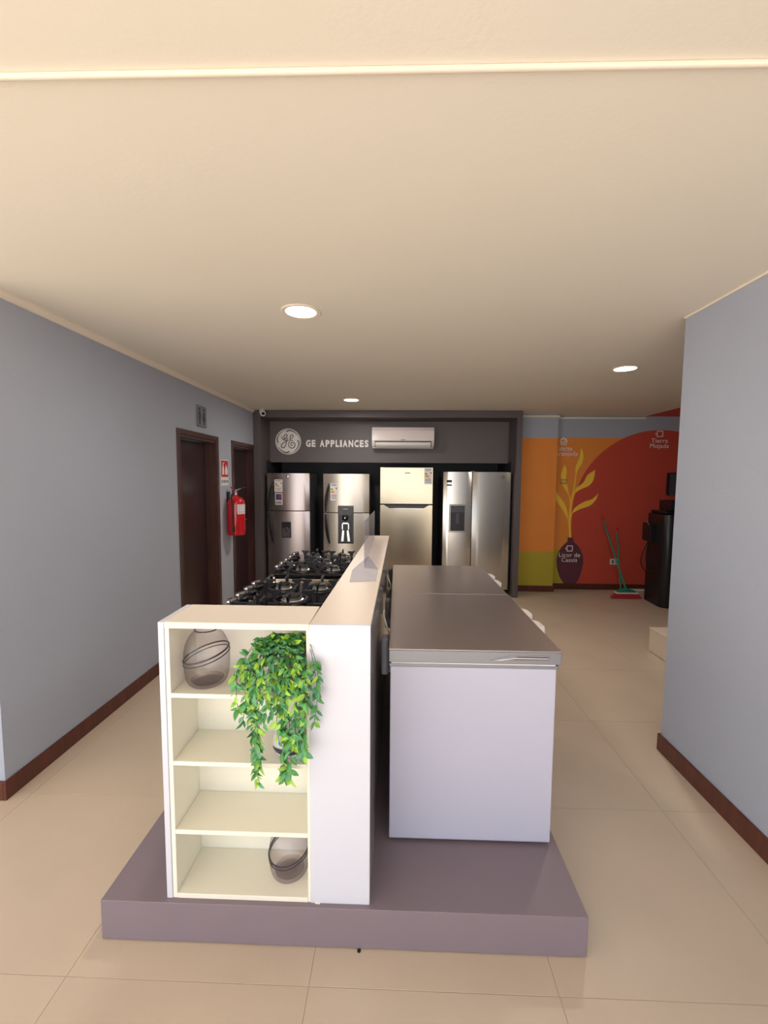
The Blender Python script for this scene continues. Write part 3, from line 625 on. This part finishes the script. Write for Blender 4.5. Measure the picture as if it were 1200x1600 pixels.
# glass vases -----------------------------------------------------------
def vase(name, label, c, rad, h, tilt_dir, open_top=True, group='smoky glass vases in the shelf unit'):
    r = thing(name, label, 'vase', c, group)
    prof = [(0, .004), (.62, 0), (.78, .018), (.89, .09), (.965, .22), (1, .42), (.99, .60), (.92, .74), (.76, .88), (.58, .965), (.50, 1.0)]
    outer = [(a * rad, b * h) for a, b in prof]; inner = [(max(0, a * rad - .0025), min(b * h + .004, h)) for a, b in prof][::-1]
    P = [(v.x, v.y) for v in smooth_pts([(a, b, 0) for a, b in outer], 3)]
    bm = bmesh.new(); lathe(bm, P, c, 40); obj('glass_body', bm, mSmoke, r, True)
    bm = bmesh.new(); lathe(bm, [(0, .006), (.60 * rad, .006), (.72 * rad, .016), (.60 * rad, .010), (0, .010)], c, 36); obj('thick_base', bm, mSmoke, r, True)
    bm = bmesh.new(); t = [(c[0] + outer[-1][0] * math.cos(a), c[1] + outer[-1][0] * math.sin(a), c[2] + h) for a in [2 * PI * k / 32 for k in range(33)]]
    tube(bm, t, .0022, 6, False); obj('rim', bm, mSmokeRim, r, True)
    def rad_at(z):
        for (a, b), (a2, b2) in zip(P, P[1:]):
            if b <= z <= b2: return a + (a2 - a) * (z - b) / max(1e-6, b2 - b)
        return P[-1][0]
    for zc, th in ((.56, .0030), (.49, .0020)):
        pts = []
        for k in range(49):
            a = 2 * PI * k / 48; z = h * zc + .11 * h * math.cos(a - tilt_dir); q = rad_at(z) + .0004
            pts.append((c[0] + q * math.cos(a), c[1] + q * math.sin(a), c[2] + z))
        bm = bmesh.new(); tube(bm, pts, th, 6, False); obj('dark_line', bm, mSmokeRim, r, True)
    return r
vase('glass_vase', 'smoky glass vase with slanted dark line on the top shelf', (-.660, 1.455, .8805), .076, .192, math.radians(20))
vase('glass_vase', 'smoky glass vase with slanted dark line on the bottom shelf', (-.380, 1.470, .1640), .073, .172, math.radians(50))
# dish on second shelf
ds = thing('decorative_bowl', 'pale rounded bowl with a dark slit opening, on the shelf behind the hanging leaves', 'bowl', (-.362, 1.445, .643))
bm = bmesh.new(); lathe(bm, [(0, .0), (.045, 0), (.060, .010), (.066, .030), (.064, .055), (.052, .078), (.030, .088), (0, .090)], (-.362, 1.447, .6432), 40); obj('body', bm, mBowl, ds, True)
bm = bmesh.new(); P = []
for k in range(13):
    u = k / 12; a = math.radians(-150 + 120 * u); P.append((a, 0.002 + .011 * math.sin(PI * u)))
q0 = [bm.verts.new((-.362 + .0672 * math.cos(a), 1.447 + .0672 * math.sin(a), .6432 + .034 - h)) for a, h in P]; q1 = [bm.verts.new((-.362 + .0668 * math.cos(a), 1.447 + .0668 * math.sin(a), .6432 + .034 + h * .6)) for a, h in P]
for k in range(12): bm.faces.new((q0[k], q0[k + 1], q1[k + 1], q1[k]))
obj('slit_opening', bm, mPrint, ds, True)

# trailing plant --------------------------------------------------------
pl = thing('trailing_plant', 'artificial green trailing plant hanging over the front of the shelf unit', 'plant', (-.375, 1.45, .8803))
bm = bmesh.new(); lathe(bm, [(0, 0), (.036, 0), (.042, .02), (.052, .10), (.054, .145), (.050, .15), (.046, .145), (.040, .12), (0, .12)], (-.352, 1.470, .8803), 28); obj('pot', bm, mPot, pl, True)
def leaf_mesh(m, w, fold, curl):
    b = bmesh.new(); n = 5; rows = []
    for i in range(n + 1):
        t = i / n; hw = w * math.sin(PI * min(1, t * 0.97 + .03)) ** .8 * (1 - .35 * t) * 1.15 if 0 < i < n else 0
        z = -curl * t * t
        rows.append((b.verts.new((0, t, z)), b.verts.new((-hw, t, z + fold * hw)) if hw else None, b.verts.new((hw, t, z + fold * hw)) if hw else None))
    for r0, r1 in zip(rows, rows[1:]):
        for s_ in (1, 2):
            q = [v for v in (r0[0], r1[0], r1[s_], r0[s_]) if v]
            if len(q) >= 3: b.faces.new(q if s_ == 2 else q[::-1])
    me = bpy.data.meshes.new('leaf'); b.to_mesh(me); b.free(); me.materials.append(m)
    me.polygons.foreach_set('use_smooth', [True] * len(me.polygons)); return me
LM = [leaf_mesh(mm, w_, f_, c_) for mm in (mLeafA, mLeafB, mLeafC) for w_, f_, c_ in ((.26, .6, .25), (.18, .9, .1))]
ends = [(-.505, .845), (-.495, .80), (-.48, .86), (-.475, .90), (-.465, .74), (-.455, .70), (-.447, .64), (-.44, .60), (-.432, .66), (-.455, .655), (-.42, .80), (-.405, .86),
        (-.395, .83), (-.385, .86), (-.375, .74), (-.358, .61), (-.362, .62), (-.355, .76), (-.345, .74), (-.335, .62), (-.330, .74), (-.32, .75), (-.312, .68), (-.305, .76), (-.298, .82),
        (-.29, .70), (-.285, .86), (-.262, .80), (-.255, .90), (-.47, .97), (-.50, .93), (-.44, .90), (-.35, .88), (-.31, .92), (-.38, .93), (-.41, .96), (-.33, .98), (-.46, 1.0), (-.29, .98)]
stem_bm = bmesh.new(); L_ = []
for xe, ze in ends:
    yo = 1.338 + rnd.uniform(-.022, .014)
    p0 = Vector((-.352 + rnd.uniform(-.025, .02), 1.452 + rnd.uniform(-.015, .015), 1.005))
    xm = p0.x + (xe - p0.x) * .75; top = 1.045 + rnd.uniform(-.02, .03)
    ctrl = [p0, Vector(((p0.x + xm) / 2, 1.42, top)), Vector((xm, 1.372, top - .01)), Vector((xe * .96 + xm * .04 + rnd.uniform(-.008, .008), yo, min(top - .06, .98)))]
    z = .90
    while z > ze + .05: ctrl.append(Vector((xe + rnd.uniform(-.012, .012), yo + rnd.uniform(-.006, .006), z))); z -= .08
    if ze < ctrl[-1].z - .01: ctrl.append(Vector((xe, yo, ze + .01)))
    pts = smooth_pts(ctrl, 6); tube(stem_bm, pts[::2] + [pts[-1]] if len(pts) % 2 == 0 else pts[::2], .0011, 4)
    acc = 0; side = 1
    for i in range(3, len(pts)):
        seg = (pts[i] - pts[i - 1]).length; acc += seg
        if acc > .0165 or i == len(pts) - 1:
            acc = 0; t = (pts[i] - pts[i - 1]).normalized()
            for s_ in ((1, -1) if rnd.random() < .45 else (side,)):
                a = rnd.uniform(-1.4, 1.4) + (0 if s_ > 0 else PI)
                out = Vector((math.cos(a), -abs(math.sin(a)) * .8 - .15, 0)).normalized()
                d = (t * rnd.uniform(.1, 1.0) + out * rnd.uniform(.6, 1.3) + Vector((0, 0, rnd.uniform(-.6, .15)))).normalized()
                if pts[i].z > 1.03: d = (out + Vector((0, 0, rnd.uniform(-.3, .9)))).normalized()
                L_.append((pts[i].copy(), d, rnd.uniform(.024, .036)))
            side = -side
def clear(p, d, l):
    tip = p + d * l
    for q in (p, tip):
        if q.y > 1.352 and (q.x < -.74 or q.x > -.298 or q.z > 1.096): return False
        if q.z > 1.12 or (q.z > 1.085 and q.y > 1.35): return False
        if q.y > 1.352 and q.y < 1.57 and q.z < .90: return False
        if q.y > 1.40 and q.z < 0.99: return False
    return True
L_ = [l for l in L_ if clear(*l)]
L_.sort(key=lambda a: a[0].y - a[2] * .8)
def leaf_matrix(p, d, l):
    up_ = Vector((rnd.uniform(-1, 1), -1.0, rnd.uniform(-.4, 1.1))); x = d.cross(up_).normalized(); z = x.cross(d).normalized()
    return Matrix.Translation(p) @ Matrix((x, d, z)).transposed().to_4x4() @ Matrix.Scale(l, 4)
off = Matrix.Translation(-pl.location)
for l in L_[:300]:
    k = rnd.choice([0, 0, 1, 2, 2, 3, 4, 5]); o = bpy.data.objects.new('leaf', LM[k]); COL.objects.link(o); o.parent = pl; o.matrix_local = off @ leaf_matrix(*l)
fb = bmesh.new()
for l in L_[300:]:
    k = rnd.choice([0, 0, 1, 2, 4, 5]); n0 = len(fb.verts); f0 = len(fb.faces); fb.from_mesh(LM[k]); fb.verts.ensure_lookup_table(); fb.faces.ensure_lookup_table()
    M = leaf_matrix(*l)
    for v in fb.verts[n0:]: v.co = M @ v.co
    for f in fb.faces[f0:]: f.material_index = k // 2
if len(L_) > 300:
    o = obj('foliage', fb, (mLeafA, mLeafB, mLeafC), pl); o['kind'] = 'stuff'
obj('stems', stem_bm, mStem, pl)

# ================================================================= left wall fittings
WX = LX
sg = thing('restroom_sign', 'small tinted acrylic sign with man and woman figures above first door', 'sign', (WX, 4.235, 2.08))
obj('plate', bmn(box, WX + .010, WX + .014, 4.14, 4.33, 2.085, 2.285, .001), mSignGl, sg)
for y, wmn in ((4.19, 0), (4.28, 1)):
    bm = bmesh.new(); lathe(bm, [(0, 0), (.016, 0), (.016, .002), (0, .002)], (WX + .0145, y, 2.252), 16, (1, 0, 0))
    pts = [(y - .022, 2.228), (y + .022, 2.228), (y + .026, 2.16), (y + .016, 2.16), (y + .013, 2.105), (y - .013, 2.105), (y - .016, 2.16), (y - .026, 2.16)] if not wmn else [(y - .012, 2.228), (y + .012, 2.228), (y + .034, 2.145), (y + .012, 2.145), (y + .010, 2.105), (y - .010, 2.105), (y - .012, 2.145), (y - .034, 2.145)]
    prism(bm, pts, WX + .0145, WX + .0165, 'yz'); obj('woman_figure' if wmn else 'man_figure', bm, mPrint, sg)
bm = bmesh.new()
for y in (4.15, 4.32):
    for z in (2.095, 2.275): lathe(bm, [(0, 0), (.005, 0), (.005, .018), (0, .018)], (WX, y, z), 10, (1, 0, 0))
obj('standoffs', bm, mChrome, sg)
bm = bmesh.new()
for a, b, c, d in ((4.14, 4.33, 2.085, 2.09), (4.14, 4.33, 2.28, 2.285), (4.14, 4.145, 2.085, 2.285), (4.325, 4.33, 2.085, 2.285)): box(bm, WX + .0142, WX + .016, a, b, c, d)
obj('border', bm, mPrint, sg)
fs = thing('fire_sign', 'red and white fire extinguisher sign between the two doors', 'sign', (WX, 4.79, 1.50))
obj('plate', bmn(box, WX + .001, WX + .004, 4.69, 4.90, 1.505, 1.790, .001), mPaper, fs)
obj('red_panel', bmn(box, WX + .004, WX + .005, 4.70, 4.89, 1.60, 1.78), mSignRed, fs)
bm = bmesh.new(); prism(bm, [(4.725, 1.625), (4.775, 1.625), (4.775, 1.70), (4.760, 1.72), (4.740, 1.72), (4.725, 1.70)], WX + .005, WX + .006, 'yz'); box(bm, WX + .005, WX + .006, 4.742, 4.758, 1.72, 1.745)
prism(bm, [(4.74, 1.745), (4.79, 1.755), (4.79, 1.762), (4.74, 1.755)], WX + .005, WX + .006, 'yz'); obj('extinguisher_symbol', bm, mPaper, fs)
bm = bmesh.new(); prism(bm, [(4.81, 1.625), (4.865, 1.625), (4.878, 1.665), (4.862, 1.70), (4.858, 1.73), (4.838, 1.70), (4.825, 1.745), (4.808, 1.69), (4.800, 1.655)], WX + .005, WX + .006, 'yz'); obj('flame_symbol', bm, mPaper, fs)
obj('lettering', text_bm('EXTINTOR', .040, face_right(WX + .0045, 4.795, 1.535), .0005, .0006), mPrint, fs)
# extinguisher
fe = thing('fire_extinguisher', 'red fire extinguisher hung on the left wall between the two doors', 'fire extinguisher', (WX + .10, 4.86, .93))
ec = (WX + .100, 4.86, .935); EK = 1.13
bm = bmesh.new(); lathe(bm, [(0, .006), (.06, 0), (.090, .010), (.097, .035), (.097, .36), (.091, .395), (.068, .425), (.038, .442), (.022, .450), (.022, .468), (0, .468)], ec, 32); obj('cylinder', bm, mRed, fe, True)
bm = bmesh.new(); lathe(bm, [(.0975, .21), (.0985, .214), (.0985, .220), (.0975, .224)], ec, 32); obj('seam', bm, mRed, fe, True)
bm = bmesh.new(); lathe(bm, [(0, .468), (.018, .468), (.018, .50), (.010, .51), (0, .51)], ec, 16); obj('valve', bm, mChrome, fe, True)
bm = bmesh.new(); prism(bm, [(ec[0] - .01, ec[2] + .50), (ec[0] + .10, ec[2] + .545), (ec[0] + .10, ec[2] + .552), (ec[0] - .03, ec[2] + .512)], ec[1] - .01, ec[1] + .01, 'xz'); obj('lever', bm, mChrome, fe)
bm = bmesh.new(); prism(bm, [(ec[0] + .01, ec[2] + .495), (ec[0] - .06, ec[2] + .555), (ec[0] - .064, ec[2] + .548), (ec[0], ec[2] + .485)], ec[1] - .01, ec[1] + .01, 'xz'); obj('carrying_handle', bm, mRed, fe)
hy = ec[1] - .085
bm = bmesh.new(); tube(bm, smooth_pts([(ec[0] - .01, ec[1] - .018, ec[2] + .48), (ec[0] - .02, ec[1] - .07, ec[2] + .465), (ec[0] - .010, hy - .016, ec[2] + .40), (ec[0] + .005, hy - .026, ec[2] + .28), (ec[0] + .005, hy - .026, ec[2] + .10)], 6), .008, 10); obj('hose', bm, mBlack, fe, True)
bm = bmesh.new(); tube(bm, [(ec[0] + .005, hy - .026, ec[2] + .115), (ec[0] + .005, hy - .026, ec[2] + .05)], [.012, .016], 10); obj('nozzle', bm, mBlack, fe, True)
bm = bmesh.new(); A = []; B = []
for k in range(8):
    a = math.radians(-62 + 10 * k); rr = .0980
    for lst, z in ((A, ec[2] + .25), (B, ec[2] + .40)): lst.append(bm.verts.new((ec[0] + rr * math.cos(a), ec[1] + rr * math.sin(a), z if z < ec[2] + .3 else ec[2] + .36)))
for k in range(7): bm.faces.new((A[k], A[k + 1], B[k + 1], B[k]))
lb = obj('paper_label', bm, mPaper, fe, True)
bm = bmesh.new()
for z in (.345, .325, .30, .275, .262):
    for k0, k1 in ((1, 3), (4, 6)):
        a, b = math.radians(-62 + 10 * k0), math.radians(-62 + 10 * k1); rr = .0988
        q = [bm.verts.new((ec[0] + rr * math.cos(t), ec[1] + rr * math.sin(t), ec[2] + zz)) for t, zz in ((a, z), (b, z), (b, z + .008), (a, z + .008))]; bm.faces.new(q)
o = obj('printed_lines', bm, mPrint, lb); o['kind'] = 'stuff'
obj('wall_bracket', bmn(box, WX, WX + .03, ec[1] - .02, ec[1] + .02, ec[2] + .38, ec[2] + .50, .003), mBlack, fe)

# cctv camera
cc = thing('security_camera', 'small white security camera on the ceiling at left corner of niche', 'camera', (-1.77, 5.66, CZ))
bm = bmesh.new(); lathe(bm, [(0, 0), (.035, 0), (.038, -.012), (.020, -.02), (0, -.02)], (-1.77, 5.70, CZ), 20); obj('mount', bm, mWhitePl, cc, True)
bm = bmesh.new(); ax = Vector((.45, -.75, -.45)).normalized(); c0 = Vector((-1.775, 5.70, CZ - .035))
lathe(bm, [(0, -.03), (.028, -.02), (.036, 0), (.038, .06), (.034, .075), (0, .075)], c0, 20, ax); obj('housing', bm, mWhitePl, cc, True)
bm = bmesh.new(); lathe(bm, [(0, 0), (.022, 0), (.020, .006), (0, .009)], c0 + ax * .075, 18, ax); obj('lens', bm, mBlack, cc, True)

# downlights
for x, y, pw_, lab in ((-.526, 2.397, 5, 'round recessed ceiling light nearest the camera, lit'), (1.828, 3.625, 6, 'round recessed ceiling light at right above the floor passage, lit'), (-.533, 5.047, 8, 'small round recessed ceiling light farthest back, before the niche')):
    t = thing('ceiling_light', lab, 'ceiling light', (x, y, CZ), 'recessed round ceiling lights')
    bm = bmesh.new(); lathe(bm, [(.082, 0), (.105, 0), (.106, -.004), (.098, -.007), (.082, -.003)], (x, y, CZ), 40, (0, 0, 1), True); obj('trim_ring', bm, mTrim, t, True)
    bm = bmesh.new(); lathe(bm, [(0, -.0015), (.082, -.0015), (.082, -.0025), (0, -.0025)], (x, y, CZ), 40); obj('diffuser', bm, mLamp, t)
    ld = bpy.data.lights.new('lamp_light', 'AREA'); ld.shape = 'DISK'; ld.size = 0.16; ld.energy = pw_; ld.color = (1.0, 0.93, 0.84)
    lo = bpy.data.objects.new('lamp_light', ld); COL.objects.link(lo); lo.parent = t; lo.location = (0, 0, -0.02)

# ================================================================= back right corner
br = thing('broom', 'broom with long green handle and red bristles leaning on red wall', 'broom', (3.10, 5.83, 0))
bm = bmesh.new(); prism(bm, [(2.96, .078), (3.24, .078), (3.30, .004), (2.90, .004)], 5.80, 5.87, 'xz', .004); obj('bristles', bm, mBrRed, br)
bm = bmesh.new(); prism(bm, [(2.965, .079), (3.235, .079), (3.21, .112), (3.13, .135), (3.07, .135), (2.99, .112)], 5.805, 5.865, 'xz', .004); obj('head', bm, mBrGreen, br)
obj('white_band', bmn(box, 2.955, 3.245, 5.797, 5.873, .072, .088, .002), mWhitePl, br)
bm = bmesh.new(); tube(bm, [(3.095, 5.835, .13), (2.955, 6.275, 1.02)], .011, 10); hd = obj('handle', bm, mBrGreen, br, True)
bm = bmesh.new(); tube(bm, [(2.955, 6.275, 1.02), (2.944, 6.283, 1.09)], .0115, 10); obj('handle_tip', bm, mRed, hd, True)
mp = thing('mop_stick', 'shorter green pole with reddish tip leaning beside the broom', 'mop', (3.10, 5.93, 0))
bm = bmesh.new(); tube(bm, [(3.085, 5.93, .0), (3.15, 6.26, .86)], .011, 10); hd = obj('pole', bm, mBrGreen, mp, True)
bm = bmesh.new(); tube(bm, [(3.15, 6.26, .86), (3.158, 6.275, .91)], .0115, 10); obj('pole_tip', bm, mRed, mp, True)
so = thing('wall_socket', 'white double wall socket behind the broom handles', 'socket', (3.15, FY, .37))
obj('cover_plate', bmn(box, 3.09, 3.22, FY - .012, FY - .0025, .372, .456, .003), mWhitePl, so)
for x in (3.11, 3.165): obj('outlet', bmn(box, x, x + .035, FY - .014, FY - .012, .39, .438, .001), mGreyPl, so)

bt = thing('black_tower_cabinet', 'tall black rounded cabinet half hidden behind the right wall', 'cabinet', (3.6, 5.6, 0))
pts = [(3.32, 5.80)] + [(3.40 - .10 * math.cos(a), 5.48 - .10 * math.sin(a)) for a in [PI / 2 * k / 6 for k in range(7)]] + [(3.95, 5.36), (3.95, 5.80)]
bm = bmesh.new(); prism(bm, pts, 0, 1.17, 'xy', .012); obj('body', bm, mBlack, bt, True)
obj('shoulder', bmn(box, 3.33, 3.9, 5.45, 5.78, 1.17, 1.21, .02, 3), mBlack, bt)
obj('top_block', bmn(box, 3.415, 3.75, 5.50, 5.74, 1.21, 1.34, .008), mBlack, bt)
obj('side_box', bmn(box, 3.215, 3.32, 5.56, 5.74, .815, 1.045, .008), mBlack, bt)
obj('sticker', bmn(box, 3.40, 3.475, 5.357, 5.3605, 1.05, 1.155, .001), mCarton, bt, label='beige sticker')
bm = bmesh.new(); tube(bm, smooth_pts([(3.24, 5.62, .815), (3.17, 5.60, .70), (3.14, 5.60, .56), (3.19, 5.60, .44), (3.295, 5.60, .40)], 6), .006, 6); tube(bm, smooth_pts([(3.26, 5.66, .815), (3.23, 5.66, .66), (3.25, 5.66, .50), (3.31, 5.66, .42)], 6), .005, 6); obj('cable', bm, mBlack, bt, True)
bm = bmesh.new(); tube(bm, [(3.22, 5.60, 1.02), (3.185, 5.59, 1.075)], .005, 6); lathe(bm, [(0, -.010), (.010, 0), (0, .010)], (3.183, 5.59, 1.08), 10); obj('toggle', bm, mGreyPl, bt)
tv = thing('wall_screen', 'dark flat screen on the red wall above black cabinet', 'screen', (4.1, 6.29, 1.39))
obj('bezel', bmn(box, 3.83, 4.42, 6.245, 6.297, 1.385, 1.70, .006), mBlack, tv)
obj('display', bmn(box, 3.845, 4.405, 6.2435, 6.2452, 1.40, 1.685), mDkGrey, tv)
obj('bottom_strip', bmn(box, 3.86, 4.40, 6.242, 6.2448, 1.390, 1.397), mGreyPl, tv)
lp = thing('low_display_block', 'low off-white display block on the floor behind the right wall', 'plinth', (2.75, 4.1, 0))
obj('side', bmn(box, 2.375, 3.2, 3.55, 4.03, .006, .215, .002), mCarton, lp)
obj('top', bmn(box, 2.372, 3.203, 3.547, 4.033, .215, .226, .002), mCarton, lp)
obj('toe_strip', bmn(box, 2.385, 3.19, 3.56, 4.02, 0, .006), mSeam, lp)
